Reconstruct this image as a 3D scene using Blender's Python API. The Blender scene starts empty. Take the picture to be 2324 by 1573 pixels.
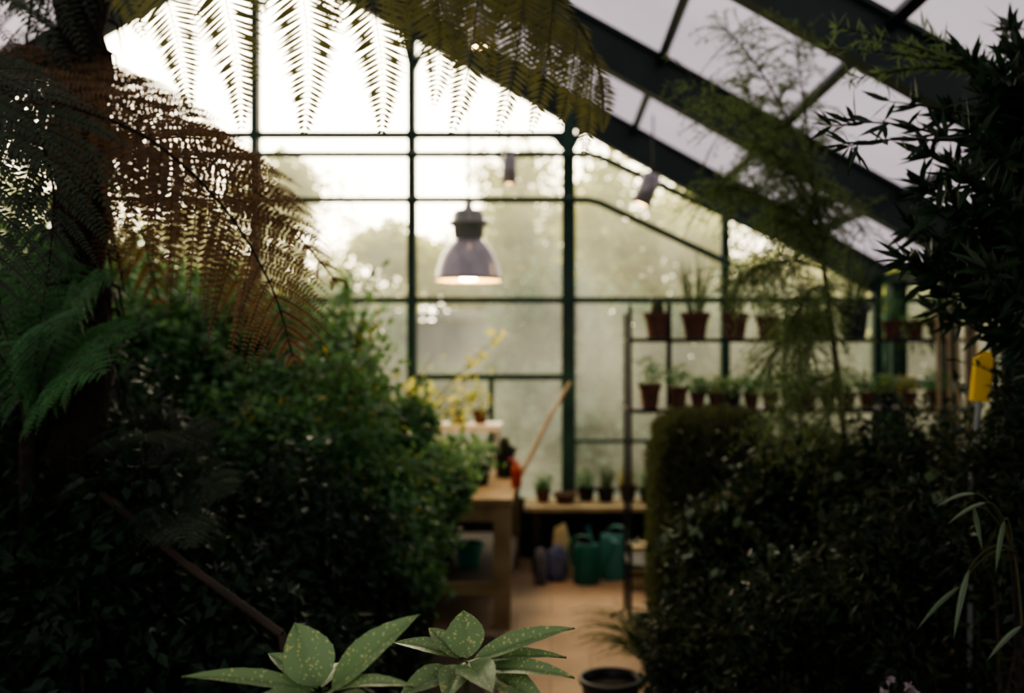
import bpy, math, numpy as np
from mathutils import Vector
rng=np.random.default_rng(7)
FPX=2260.0; HX=1250.0; HY=786.0; EYE=1.6
def W(px,py,D):   # world point standing D metres down the greenhouse
    return np.array([(px-HX)/FPX*D, D, EYE-(py-HY)/FPX*D])
def nrm(v):
    v=np.asarray(v,float); return v/np.maximum(np.linalg.norm(v,axis=-1,keepdims=True),1e-9)
# ------------------------------------------------------------------ materials
def newmat(name):
    m=bpy.data.materials.new(name); m.use_nodes=True; nt=m.node_tree; nt.nodes.clear()
    o=nt.nodes.new('ShaderNodeOutputMaterial'); return m,nt,o
def N(nt,t,**k):
    n=nt.nodes.new(t)
    for a,b in k.items():
        if a in n.inputs: n.inputs[a].default_value=b
        else: setattr(n,a,b)
    return n
def c4(c): return (min(c[0],1),min(c[1],1),min(c[2],1),1)
def mixcol(nt,fac,a,b):
    m=nt.nodes.new('ShaderNodeMix'); m.data_type='RGBA'
    m.inputs[6].default_value=c4(a); m.inputs[7].default_value=c4(b)
    nt.links.new(fac,m.inputs[0]); return m.outputs[2]
def solid(name,a,b=None,rough=.7,scale=8,metal=0,bump=0.0,spec=.3,detail=6):
    m,nt,o=newmat(name); L=nt.links
    p=N(nt,'ShaderNodeBsdfPrincipled'); p.inputs['Roughness'].default_value=rough
    p.inputs['Metallic'].default_value=metal; p.inputs['Specular IOR Level'].default_value=spec
    tc=N(nt,'ShaderNodeTexCoord'); no=N(nt,'ShaderNodeTexNoise'); no.inputs['Scale'].default_value=scale; no.inputs['Detail'].default_value=detail
    L.new(tc.outputs['Object'],no.inputs['Vector'])
    mr=N(nt,'ShaderNodeMapRange'); mr.inputs[1].default_value=.35; mr.inputs[2].default_value=.65
    L.new(no.outputs[0],mr.inputs[0])
    L.new(mixcol(nt,mr.outputs[0],a,b or tuple(x*.75 for x in a)),p.inputs['Base Color'])
    if bump>0:
        bn=N(nt,'ShaderNodeBump'); bn.inputs['Strength'].default_value=bump; bn.inputs['Distance'].default_value=.02
        L.new(no.outputs[0],bn.inputs['Height']); L.new(bn.outputs[0],p.inputs['Normal'])
    L.new(p.outputs[0],o.inputs[0]); return m
def paver(name):
    m,nt,o=newmat(name); L=nt.links
    p=N(nt,'ShaderNodeBsdfPrincipled'); p.inputs['Roughness'].default_value=.8; p.inputs['Specular IOR Level'].default_value=.25
    tc=N(nt,'ShaderNodeTexCoord'); br=N(nt,'ShaderNodeTexBrick'); br.inputs['Scale'].default_value=1
    br.inputs['Brick Width'].default_value=.4; br.inputs['Row Height'].default_value=.4; br.inputs['Mortar Size'].default_value=.005; br.inputs['Mortar Smooth'].default_value=.5
    br.inputs['Color1'].default_value=(.40,.29,.18,1); br.inputs['Color2'].default_value=(.35,.25,.155,1); br.inputs['Mortar'].default_value=(.25,.18,.12,1)
    no=N(nt,'ShaderNodeTexNoise'); no.inputs['Scale'].default_value=3; no.inputs['Detail'].default_value=7
    L.new(tc.outputs['Object'],br.inputs['Vector']); L.new(tc.outputs['Object'],no.inputs['Vector'])
    mr=N(nt,'ShaderNodeMapRange'); mr.inputs[1].default_value=.3; mr.inputs[2].default_value=.7; mr.inputs[3].default_value=.72; mr.inputs[4].default_value=1.08; L.new(no.outputs[0],mr.inputs[0])
    s=N(nt,'ShaderNodeVectorMath',operation='SCALE'); L.new(br.outputs['Color'],s.inputs[0]); L.new(mr.outputs[0],s.inputs['Scale']); L.new(s.outputs[0],p.inputs['Base Color'])
    L.new(p.outputs[0],o.inputs[0]); return m
def leafmat(name,a,b,tr=None,tw=.35,rough=.45,spec=.35,k=1.7):
    m,nt,o=newmat(name); L=nt.links
    a=tuple(x*k for x in a); b=tuple(x*k for x in b); tr=tuple(x*k for x in tr) if tr else tuple(x*1.6 for x in b)
    g=N(nt,'ShaderNodeNewGeometry')
    p=N(nt,'ShaderNodeBsdfPrincipled'); p.inputs['Roughness'].default_value=rough; p.inputs['Specular IOR Level'].default_value=spec
    L.new(mixcol(nt,g.outputs['Random Per Island'],a,b),p.inputs['Base Color'])
    t=N(nt,'ShaderNodeBsdfTranslucent'); t.inputs[0].default_value=c4(tr)
    mx=N(nt,'ShaderNodeMixShader'); mx.inputs[0].default_value=tw
    L.new(p.outputs[0],mx.inputs[1]); L.new(t.outputs[0],mx.inputs[2]); L.new(mx.outputs[0],o.inputs[0]); return m
def emis(name,c,s):
    m,nt,o=newmat(name); e=N(nt,'ShaderNodeEmission'); e.inputs[0].default_value=c4(c); e.inputs[1].default_value=s
    nt.links.new(e.outputs[0],o.inputs[0]); return m
def hazyglass(name,lo,hi,scale=1.3,col=(.86,.86,.72)):  # fogging that also stands in for mist and bloom beyond the glass
    m,nt,o=newmat(name); L=nt.links
    tc=N(nt,'ShaderNodeTexCoord'); no=N(nt,'ShaderNodeTexNoise'); no.inputs['Scale'].default_value=scale; no.inputs['Detail'].default_value=5
    L.new(tc.outputs['Object'],no.inputs['Vector'])
    mr=N(nt,'ShaderNodeMapRange'); mr.inputs[1].default_value=.35; mr.inputs[2].default_value=.68; mr.inputs[3].default_value=lo; mr.inputs[4].default_value=hi
    L.new(no.outputs[0],mr.inputs[0])
    t=N(nt,'ShaderNodeBsdfTransparent'); t.inputs[0].default_value=(.95,.97,.95,1)
    tr=N(nt,'ShaderNodeBsdfTranslucent'); tr.inputs[0].default_value=c4(col)
    mx=N(nt,'ShaderNodeMixShader'); L.new(mr.outputs[0],mx.inputs[0]); L.new(t.outputs[0],mx.inputs[1]); L.new(tr.outputs[0],mx.inputs[2])
    gl=N(nt,'ShaderNodeBsdfGlossy'); gl.inputs['Roughness'].default_value=.03
    fr=N(nt,'ShaderNodeFresnel'); fr.inputs[0].default_value=1.45
    m2=N(nt,'ShaderNodeMixShader'); L.new(fr.outputs[0],m2.inputs[0]); L.new(mx.outputs[0],m2.inputs[1]); L.new(gl.outputs[0],m2.inputs[2])
    L.new(m2.outputs[0],o.inputs[0]); return m
def roofglass(name):
    m,nt,o=newmat(name); L=nt.links
    tc=N(nt,'ShaderNodeTexCoord'); no=N(nt,'ShaderNodeTexNoise'); no.inputs['Scale'].default_value=1.1; no.inputs['Detail'].default_value=6
    L.new(tc.outputs['Object'],no.inputs['Vector'])
    tr=N(nt,'ShaderNodeBsdfTranslucent'); L.new(mixcol(nt,no.outputs[0],(.26,.245,.31),(.41,.385,.46)),tr.inputs[0])
    df=N(nt,'ShaderNodeBsdfDiffuse'); df.inputs[0].default_value=(.4,.4,.45,1)
    mx=N(nt,'ShaderNodeMixShader'); mx.inputs[0].default_value=.15; L.new(tr.outputs[0],mx.inputs[1]); L.new(df.outputs[0],mx.inputs[2])
    L.new(mx.outputs[0],o.inputs[0]); return m
def aucubamat():
    m,nt,o=newmat('aucuba_leaf'); L=nt.links
    tc=N(nt,'ShaderNodeTexCoord')
    v=N(nt,'ShaderNodeTexVoronoi'); v.inputs['Scale'].default_value=150; L.new(tc.outputs['Object'],v.inputs['Vector'])
    no=N(nt,'ShaderNodeTexNoise'); no.inputs['Scale'].default_value=60; no.inputs['Detail'].default_value=5; L.new(tc.outputs['Object'],no.inputs['Vector'])
    ad=N(nt,'ShaderNodeMath',operation='ADD'); L.new(v.outputs['Distance'],ad.inputs[0]); L.new(no.outputs[0],ad.inputs[1])
    mr=N(nt,'ShaderNodeMapRange'); mr.inputs[1].default_value=.84; mr.inputs[2].default_value=.70; L.new(ad.outputs[0],mr.inputs[0])
    p=N(nt,'ShaderNodeBsdfPrincipled'); p.inputs['Roughness'].default_value=.42; p.inputs['Specular IOR Level'].default_value=.4
    col=mixcol(nt,mr.outputs[0],(.14,.23,.09),(.33,.38,.14)); L.new(col,p.inputs['Base Color'])
    t=N(nt,'ShaderNodeBsdfTranslucent'); L.new(col,t.inputs[0])
    mx=N(nt,'ShaderNodeMixShader'); mx.inputs[0].default_value=.25
    L.new(p.outputs[0],mx.inputs[1]); L.new(t.outputs[0],mx.inputs[2]); L.new(mx.outputs[0],o.inputs[0]); return m
M=dict(
 frame=solid('green_painted_steel',(.014,.055,.036),(.009,.032,.022),rough=.45,scale=5),
 rafter=solid('dark_green_steel',(.012,.028,.023),(.008,.017,.014),rough=.45,scale=4),
 bark=solid('bark',(.022,.015,.010),(.008,.006,.004),rough=.95,scale=40,bump=1),
 stem=solid('green_stem',(.05,.055,.016),(.025,.028,.01),rough=.8),
 twig=solid('grey_twig',(.07,.055,.03),(.035,.028,.018),rough=.85,scale=30),
 floor=paver('clay_pavers'),
 soil=solid('soil',(.02,.014,.009),(.008,.006,.004),rough=1,scale=14,bump=1),
 brick=solid('painted_plinth',(.03,.035,.025),(.015,.02,.014),rough=.9,scale=9,bump=.3),
 grass=solid('lawn',(.04,.07,.02),(.06,.08,.03),rough=1,scale=1.5),
 wood=solid('bench_wood',(.25,.19,.09),(.17,.12,.055),rough=.75,scale=7,bump=.2),
 darkwood=solid('dark_wood',(.04,.028,.016),(.022,.015,.01),rough=.8,scale=7),
 plank=solid('weathered_plank',(.34,.28,.16),(.23,.19,.10),rough=.8,scale=6),
 metal=solid('lamp_grey_enamel',(.24,.26,.23),(.18,.19,.17),rough=.3,scale=6,spec=.6),
 bell=solid('lamp_brushed_shade',(.42,.40,.41),(.32,.30,.31),rough=.25,scale=4,metal=.4),
 white=solid('white_paint',(.85,.8,.66),(.75,.7,.56),rough=.6),
 rack=solid('black_iron',(.008,.009,.008),(.014,.012,.01),rough=.5),
 terra=solid('terracotta',(.12,.055,.032),(.075,.036,.022),rough=.85,scale=14),
 blackpot=solid('black_plastic',(.012,.012,.012),(.02,.02,.02),rough=.4,scale=5),
 can1=solid('green_plastic',(.010,.12,.08),(.008,.09,.065),rough=.4,scale=3),
 can2=solid('teal_plastic',(.06,.24,.21),(.045,.18,.16),rough=.4,scale=3),
 blue=solid('blue_sack',(.06,.09,.21),(.10,.11,.17),rough=.6,scale=9),
 cream=solid('cream_sack',(.45,.40,.22),(.38,.33,.18),rough=.7,scale=9),
 greysack=solid('grey_sack',(.13,.13,.14),(.08,.08,.09),rough=.7,scale=9),
 red=solid('red_plastic',(.5,.06,.03),(.4,.05,.025),rough=.4,scale=3),
 yellow=solid('yellow_plastic',(.85,.55,.02),(.7,.45,.02),rough=.4,scale=3),
 bamboo=solid('bamboo',(.30,.24,.12),(.22,.16,.08),rough=.6,scale=20),
 shed=solid('grey_cladding',(.24,.24,.27),(.19,.19,.22),rough=.8,scale=2),
 bulb=emis('warm_bulb',(1,.56,.17),120), spot=emis('warm_spot',(1,.64,.27),28),
 glassg=hazyglass('fogged_hazy_glass',.10,.27), glassr=hazyglass('side_glass',.10,.35), roof=roofglass('whitewashed_glass'),  # gable haze and bloom put into the glass as fogging
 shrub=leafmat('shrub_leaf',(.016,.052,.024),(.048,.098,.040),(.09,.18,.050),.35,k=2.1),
 shrubD=leafmat('shaded_shrub_leaf',(.007,.020,.010),(.016,.038,.018),(.03,.055,.018),.25,k=1.0,spec=.2),  # darker copy of the shrub leaf, deep shade put into its colour
 shrubY=leafmat('yellowing_leaf',(.06,.09,.02),(.15,.14,.03),(.24,.21,.035),.4),
 yel=leafmat('yellow_leaf',(.09,.15,.04),(.20,.21,.06),(.34,.34,.10),.5),
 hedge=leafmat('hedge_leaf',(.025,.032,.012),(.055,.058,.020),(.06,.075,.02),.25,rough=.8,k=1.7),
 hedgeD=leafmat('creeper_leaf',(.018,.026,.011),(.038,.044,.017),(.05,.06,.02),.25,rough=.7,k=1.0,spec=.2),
 wisp=leafmat('wispy_leaf',(.035,.065,.022),(.08,.11,.04),(.14,.20,.06),.4,rough=.6,k=1.8),
 ole=leafmat('narrow_leaf',(.006,.022,.010),(.016,.040,.015),(.03,.065,.016),.2,rough=.5,k=.9,spec=.25),
 fernD=leafmat('dark_fern',(.010,.022,.011),(.024,.038,.016),(.045,.065,.02),.25,k=1.2),
 fernO=leafmat('olive_fern',(.026,.036,.010),(.062,.058,.015),(.13,.12,.025),.36,k=1.6),
 fernB=leafmat('brown_fern',(.024,.017,.008),(.070,.040,.015),(.16,.082,.022),.36,k=1.6),
 fernG=leafmat('green_fern',(.02,.07,.025),(.045,.13,.04),(.06,.18,.04),.35,k=1.4),
 out1=leafmat('hazed_tree_leaf',(.15,.18,.08),(.27,.28,.11),(.50,.50,.19),.5,rough=.9,spec=.05),  # outdoor haze and sunlight put into the paler leaf colours
 out2=leafmat('hedgerow_leaf',(.05,.095,.065),(.085,.145,.10),(.13,.22,.13),.3,rough=.9,spec=.05),
 pale=leafmat('pale_leaf',(.05,.09,.045),(.10,.14,.085),(.12,.17,.07),.25,rough=.45,k=1.2),
 petal=leafmat('pink_petal',(.2,.16,.18),(.25,.21,.23),(.25,.2,.2),.3,k=1),
 aucuba=aucubamat())
# ------------------------------------------------------------------ mesh builder
def tmpl(v,f): return np.array(v,float),np.array(f,int)
T4=tmpl([(0,0,0),(-.5,.45,.12),(0,1,0),(.5,.45,.12)],[(0,2,1),(0,3,2)])
TO=tmpl([(0,0,0),(-.36,.22,.07),(-.46,.52,.1),(0,1,-.06),(.46,.52,.1),(.36,.22,.07),(0,.28,0),(0,.62,.01)],
 [(0,6,1),(1,6,7),(1,7,2),(2,7,3),(0,5,6),(5,7,6),(5,4,7),(4,3,7)])
class MB:
    def __init__(s): s.V=[];s.F=[];s.Mi=[];s.S=[];s.n=0;s.mats=[]
    def mi(s,m):
        m=M[m] if isinstance(m,str) else m
        if m not in s.mats: s.mats.append(m)
        return s.mats.index(m)
    def add(s,V,F,mat,smooth=False):
        V=np.asarray(V,float).reshape(-1,3); F=np.asarray(F,int)
        s.V.append(V); s.F.append(F+s.n); s.Mi.append(np.full(len(F),s.mi(mat))); s.S.append(np.full(len(F),smooth)); s.n+=len(V)
    def leaves(s,T,pos,d,n,l,w,mat,zmin=.02):
        pos=np.asarray(pos,float); k=len(pos)
        if k==0: return
        d=nrm(np.broadcast_to(d,(k,3))); n=np.broadcast_to(n,(k,3)); x=nrm(np.cross(d,n)); n2=np.cross(x,d)
        l=np.broadcast_to(l,(k,)); w=np.broadcast_to(w,(k,)); tv,tf=T
        V=pos[:,None,:]+x[:,None,:]*(tv[None,:,0:1]*w[:,None,None])+d[:,None,:]*(tv[None,:,1:2]*l[:,None,None])+n2[:,None,:]*(tv[None,:,2:3]*w[:,None,None])
        keep=V[:,:,2].min(axis=1)>zmin; V=V[keep]; k=len(V)
        if k==0: return
        F=(tf[None]+np.arange(k)[:,None,None]*len(tv)).reshape(-1,tf.shape[1])
        s.add(V.reshape(-1,3),F,mat)
    def tube(s,pts,r,mat,sides=6,cap=True):
        pts=np.asarray(pts,float); k=len(pts); r=np.broadcast_to(r,(k,)).astype(float)
        t=np.gradient(pts,axis=0); t=nrm(t)
        ref=np.array([0,0,1.]) if abs(t[0][2])<.9 else np.array([0,1.,0])
        a=np.linspace(0,2*np.pi,sides,endpoint=False); V=[]
        for i in range(k):
            x=nrm(np.cross(t[i],ref)); y=np.cross(x,t[i]); 
            V.append(pts[i]+r[i]*(np.cos(a)[:,None]*x+np.sin(a)[:,None]*y))
        V=np.concatenate(V); F=[]
        for i in range(k-1):
            for j in range(sides):
                j2=(j+1)%sides; F.append((i*sides+j,i*sides+j2,(i+1)*sides+j2,(i+1)*sides+j))
        s.add(V,F,mat,True)
        if cap:
            for i in (0,k-1):
                c=np.concatenate([V[i*sides:(i+1)*sides],[pts[i]]]); s.add(c,[(j,(j+1)%sides,sides) for j in range(sides)],mat)
    def beam(s,p0,p1,w,h,mat,up=(0,0,1)):
        p0=np.array(p0,float);p1=np.array(p1,float);d=nrm(p1-p0);x=nrm(np.cross(d,up));z=np.cross(x,d)
        V=[p+x*a*w/2+z*b*h/2 for p in (p0,p1) for a,b in ((-1,-1),(1,-1),(1,1),(-1,1))]
        s.add(V,[(0,1,2,3),(7,6,5,4),(0,4,5,1),(1,5,6,2),(2,6,7,3),(3,7,4,0)],mat)
    def box(s,lo,hi,mat):
        c=(np.array(lo)+np.array(hi))/2; e=np.array(hi)-np.array(lo)
        s.beam(c-[0,e[1]/2,0],c+[0,e[1]/2,0],e[0],e[2],mat)
    def lathe(s,prof,c,mat,sides=28,sx=1,sy=1,smooth=True,R=None):
        a=np.linspace(0,2*np.pi,sides,endpoint=False); V=[]
        for r,z in prof: V.append(np.stack([np.cos(a)*r*sx,np.sin(a)*r*sy,np.full(sides,z)],1))
        V=np.concatenate(V)
        if R is not None: V=V@R.T
        V=V+np.array(c); F=[]
        for i in range(len(prof)-1):
            for j in range(sides):
                j2=(j+1)%sides; F.append((i*sides+j,i*sides+j2,(i+1)*sides+j2,(i+1)*sides+j))
        s.add(V,F,mat,smooth)
    def blob(s,c,r,mat,seed=0,amp=.12,e=.7,rotz=0,taper=0):
        u=np.linspace(-np.pi/2,np.pi/2,18); v=np.linspace(0,2*np.pi,28,endpoint=False)
        U,Vv=np.meshgrid(u,v,indexing='ij'); sp=lambda x:np.sign(x)*np.abs(x)**e
        P=np.stack([sp(np.cos(U))*sp(np.cos(Vv)),sp(np.cos(U))*sp(np.sin(Vv)),sp(np.sin(U))],-1)
        k=1+amp*(np.sin(5*P[...,0]+seed)*np.cos(4*P[...,2]+seed*2)+.6*np.sin(9*P[...,1]+7*P[...,2]+seed))
        P=P*k[...,None]; P[...,:2]*=(1-taper*(P[...,2:3]+1)/2); P=P*np.array(r); cz,sz=math.cos(rotz),math.sin(rotz)
        P=P@np.array([[cz,-sz,0],[sz,cz,0],[0,0,1]]).T+np.array(c); F=[]
        for i in range(17):
            for j in range(28):
                j2=(j+1)%28; F.append((i*28+j,i*28+j2,(i+1)*28+j2,(i+1)*28+j))
        s.add(P.reshape(-1,3),F,mat,True)
    def build(s,name,parent=None):
        me=bpy.data.meshes.new(name); V=np.concatenate(s.V)
        sizes=np.concatenate([np.full(len(f),f.shape[1]) for f in s.F]); loops=np.concatenate([f.reshape(-1) for f in s.F])
        me.vertices.add(len(V)); me.vertices.foreach_set('co',V.reshape(-1).astype(np.float32))
        me.loops.add(len(loops)); me.loops.foreach_set('vertex_index',loops.astype(np.int32))
        me.polygons.add(len(sizes)); st=np.concatenate([[0],np.cumsum(sizes)[:-1]])
        me.polygons.foreach_set('loop_start',st.astype(np.int32)); me.polygons.foreach_set('loop_total',sizes.astype(np.int32))
        for m in s.mats: me.materials.append(m)
        me.polygons.foreach_set('material_index',np.concatenate(s.Mi).astype(np.int32))
        me.polygons.foreach_set('use_smooth',np.concatenate(s.S).astype(bool))
        me.update(calc_edges=True); me.validate()
        ob=bpy.data.objects.new(name,me); bpy.context.scene.collection.objects.link(ob)
        if parent: ob.parent=parent
        return ob
def empty(name):
    e=bpy.data.objects.new(name,None); bpy.context.scene.collection.objects.link(e); return e
def bez(ctrl,k=20):
    c=[np.array(p,float) for p in ctrl]; t=np.linspace(0,1,k)[:,None]; n=len(c)-1
    return sum(math.comb(n,i)*(1-t)**(n-i)*t**i*c[i] for i in range(n+1))
def spl(ctrl,k=26):  # smooth curve THROUGH the control points
    c=np.array([np.array(p,float) for p in ctrl]); c=np.concatenate([[2*c[0]-c[1]],c,[2*c[-1]-c[-2]]]); n=len(c)-3; out=[]
    for u in np.linspace(0,n-1e-6,k):
        i=int(u); t=u-i; a,b,d,e=c[i:i+4]
        out.append(.5*((2*b)+(-a+d)*t+(2*a-5*b+4*d-e)*t*t+(-a+3*b-3*d+e)*t**3))
    return np.array(out)
def along(pts,t):
    pts=np.asarray(pts); k=len(pts); u=np.linspace(0,1,k)
    p=np.stack([np.interp(t,u,pts[:,i]) for i in range(3)],-1); g=np.gradient(pts,axis=0)
    d=nrm(np.stack([np.interp(t,u,g[:,i]) for i in range(3)],-1)); return p,d
def rv(k): return nrm(rng.normal(size=(k,3)))
# ------------------------------------------------------------------ greenhouse shell
G=7.6; RX=2.52; SL=.554; Z0=3.50; RIDGE=-2.25; LX=2*RIDGE-RX
def rz(x): return Z0-SL*x if x>=RIDGE else Z0-SL*(2*RIDGE-x)
def gx(px): return (px-HX)/FPX*G
def gz(py): return EYE-(py-HY)/FPX*G
mb=MB(); mb.box((LX-.2,-3,-.08),(RX+.2,G+.2,0),'floor'); mb.build('floor')
mb=MB(); mb.box((-40,G+.25,-.2),(40,60,-.1),'grass'); mb.box((RX+.25,-20,-.2),(40,G+.25,-.1),'grass'); mb.box((-40,-20,-.2),(LX-.25,G+.25,-.1),'grass'); mb.build('lawn')
mb=MB(); mb.box((LX,G-.06,0),(RX,G+.14,.42),'brick'); mb.box((LX,G-.1,.42),(RX,G+.16,.46),'frame'); mb.build('wall_back')
mb=MB(); mb.box((RX-.02,-3,0),(RX+.14,G-.06,.6),'brick')
for y in np.arange(-2.6,G,.9): mb.beam((RX,y,.6),(RX,y,rz(RX)),.05,.06,'frame',up=(0,1,0))
for z in (.62,1.35,rz(RX)): mb.beam((RX,-3,z),(RX,G-.06,z),.07,.07,'frame')
e=empty('wall_right'); mb.build('frame_right',e); g=MB(); g.add([(RX+.03,-3,.6),(RX+.03,G,.6),(RX+.03,G,rz(RX)),(RX+.03,-3,rz(RX))],[(0,1,2,3)],'glassr'); g.build('glass_right',e)
mb=MB(); mb.box((LX-.14,-3,0),(LX+.02,G-.06,.6),'brick')
for y in np.arange(-2.6,G,.9): mb.beam((LX,y,.6),(LX,y,rz(LX)),.05,.06,'frame',up=(0,1,0))
for z in (.62,1.35,rz(LX)): mb.beam((LX,-3,z),(LX,G-.06,z),.07,.07,'frame')
e=empty('wall_left'); mb.build('frame_left',e); g=MB(); g.add([(LX-.03,-3,.6),(LX-.03,G,.6),(LX-.03,G,rz(LX)),(LX-.03,-3,rz(LX))],[(0,1,2,3)],'glassr'); g.build('glass_left',e)
# gable window
e=empty('window_1'); mb=MB()
for px in (-485,-130,225,580,935,1290,1645,1990):
    x=gx(px); w=.10 if px==1290 else .065
    mb.beam((x,G,.44),(x,G,rz(x)),w,.09 if px!=1290 else .12,'frame',up=(0,1,0))
for x0,x1,py,h in ((-485,1290,306,.05),(-485,1990,681,.045),(935,1290,855,.05),(225,580,855,.045),(1290,1645,1000,.03)):
    mb.beam((gx(x0),G,gz(py)),(gx(x1),G,gz(py)),.06,h,'frame')
mb.beam((gx(1115),G,gz(855)),(gx(1115),G,.44),.04,.05,'frame',up=(0,1,0))
x=gx(935)
mb.beam((x-.07,G,rz(x-.07)-.14),(x,G,rz(x)-.40),.04,.05,'frame',up=(0,1,0)); mb.beam((x+.10,G,rz(x+.10)-.14),(x,G,rz(x)-.40),.04,.05,'frame',up=(0,1,0))
x=gx(1290)
mb.beam((x-.11,G,gz(306)),(x,G,gz(345)),.05,.05,'frame',up=(0,1,0)); mb.beam((x+.09,G,rz(x+.09)-.14),(x,G,gz(350)),.05,.05,'frame',up=(0,1,0))
mb.build('frame',e)
g=MB(); g.add([(LX,G+.03,.44),(RX,G+.03,.44),(RX,G+.03,rz(RX)),(RIDGE,G+.03,rz(RIDGE)),(LX,G+.03,rz(LX))],[(0,1,2,3,4)],'glassg'); g.build('glass',e)
# roof
e=empty('ceiling'); mb=MB(); nR=nrm((SL,0,1)); nL=nrm((-SL,0,1))
for y in (G,5.75,3.9,2.05,.2,-1.65):
    for xe,n in ((RX,nR),(LX,nL)):
        a=np.array((RIDGE,y,rz(RIDGE)));b=np.array((xe,y,rz(xe)))
        mb.beam(a,b,.035,.20,'rafter',up=n)
        for o in (-.105,.105): mb.beam(a+n*o,b+n*o,.10,.020,'rafter',up=n)
mb.build('rafters',e); mb=MB()
for k in range(-4,4):
    x=-.06+.695*k
    if RIDGE<x<RX: 
        mb.beam((x,-3,rz(x)+.10),(x,G,rz(x)+.10),.045,.06,'rafter',up=nR)
        xl=2*RIDGE-x; mb.beam((xl,-3,rz(xl)+.10),(xl,G,rz(xl)+.10),.045,.06,'rafter',up=nL)
mb.beam((RIDGE,-3,rz(RIDGE)+.1),(RIDGE,G,rz(RIDGE)+.1),.09,.16,'rafter'); mb.build('purlins',e)
g=MB(); h=.155
g.add([(RIDGE,-3,rz(RIDGE)+h),(RX+.1,-3,rz(RX+.1)+h),(RX+.1,G+.1,rz(RX+.1)+h),(RIDGE,G+.1,rz(RIDGE)+h)],[(0,1,2,3)],'roof')
g.add([(RIDGE,-3,rz(RIDGE)+h),(LX-.1,-3,rz(LX-.1)+h),(LX-.1,G+.1,rz(LX-.1)+h),(RIDGE,G+.1,rz(RIDGE)+h)],[(0,1,2,3)],'roof'); g.build('glass_roof',e)
# heating pipes
for lst in ([(-400,350),(1335,350),(1362,356),(1760,540)],[(-400,453),(1335,453),(1362,460),(1660,600)]):
    mb=MB(); mb.tube([W(a,b,7.3) for a,b in lst],.026,'frame',10)
    for px in (300,935,1290): mb.beam(W(px,lst[0][1],7.3),W(px,lst[0][1],G),.025,.02,'frame')
    mb.build('heating_pipe')
# soil beds
mb=MB(); mb.box((-6.8,.4,0),(-.28,5.2,.09),'soil'); mb.beam((-.26,.4,.06),(-.26,5.2,.06),.04,.12,'darkwood'); mb.build('planting_bed')
mb=MB(); mb.box((.5,.4,0),(2.48,5.2,.09),'soil'); mb.beam((.48,.4,.06),(.48,5.2,.06),.04,.12,'darkwood'); mb.build('planting_bed')
# ------------------------------------------------------------------ foliage tools
def clump(mb,c,r,n,l,w,mat,T=T4,fill=.5,down=.15,zmin=.1,lump=.18,tail=0.):
    n=max(1,n); u=rv(n); ph=rng.uniform(0,6,3); k=1+lump*np.sin(4*u[:,0]+ph[0])*np.cos(5*u[:,2]+ph[1])+.1*np.sin(9*u[:,1]+ph[2])
    rad=(fill+(1-fill)*rng.random(n)**.6)*k*(1+tail*rng.exponential(.3,n))
    pos=np.array(c)+u*np.array(r)*rad[:,None]
    d=u*.7+rv(n)*.9+np.array([0,0,-down]); nn=u*.6+rv(n)*.7+np.array([0,0,.8])
    s=rng.uniform(.6,1.25,n); mb.leaves(T,pos,d,nn,l*s,w*s,mat,zmin=zmin)
def shoots(mb,c,r,n,l,w,mat,ln=.22,per=14,T=TO):
    for i in range(n):
        u=rv(1)[0]; u[2]=abs(u[2])*1.0-.15; u[1]*=.7; u=nrm(u); a=np.array(c)+u*np.array(r)*.8; L=ln*rng.uniform(.5,1.4)
        dr=nrm(u+np.array((0,0,.5))+rng.normal(size=3)*.3); p=bez([a,a+dr*L*.6,a+dr*L+np.array((0,0,-.25*L))+rng.normal(size=3)*.03],8)
        mb.tube(p,np.linspace(.003,.001,8),'stem',3,False); t=rng.uniform(.05,1,per); q,d=along(p,t)
        mb.leaves(T,q,d*.5+rv(per)*.9,rv(per)*.6+np.array((0,-.2,.9)),l*rng.uniform(.6,1.2,per),w*rng.uniform(.7,1.1,per),mat)
def shrub(mb,blobs,n,l,w,mat,sub=26,T=T4,extra=None,stemmat='twig',subr=.3,sh=0,z0=.09):
    for (px,py,D,rx,ry,rzz) in blobs:
        c=W(px,py,D); r=np.array((rx,ry,rzz))
        b0=np.array((c[0]+rng.uniform(-.1,.1),c[1]+rng.uniform(-.1,.1),z0))
        for k in range(sub):
            u=rv(1)[0]; sc=c+u*r*rng.uniform(.5,.95); sc[2]=max(sc[2],.2); q=int(n/sub/len(blobs)); rr=r*subr*rng.uniform(.6,1.4)
            e=min(.9,extra[1]*rng.uniform(.3,1.7)) if extra else 0
            clump(mb,sc,rr,int(q*(1-e)),l,w,mat,T,tail=.5)
            if e: clump(mb,sc,rr,max(1,int(q*e)),l,w,extra[0],T,tail=.5)
            if k%3==0:
                mid=(b0+sc)/2+rng.normal(size=3)*.08; mb.tube(bez([b0,mid,sc],6),np.linspace(.012,.003,6),stemmat,5)
        if sh: shoots(mb,c,r,sh,l*1.1,w*1.1,mat)
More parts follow.
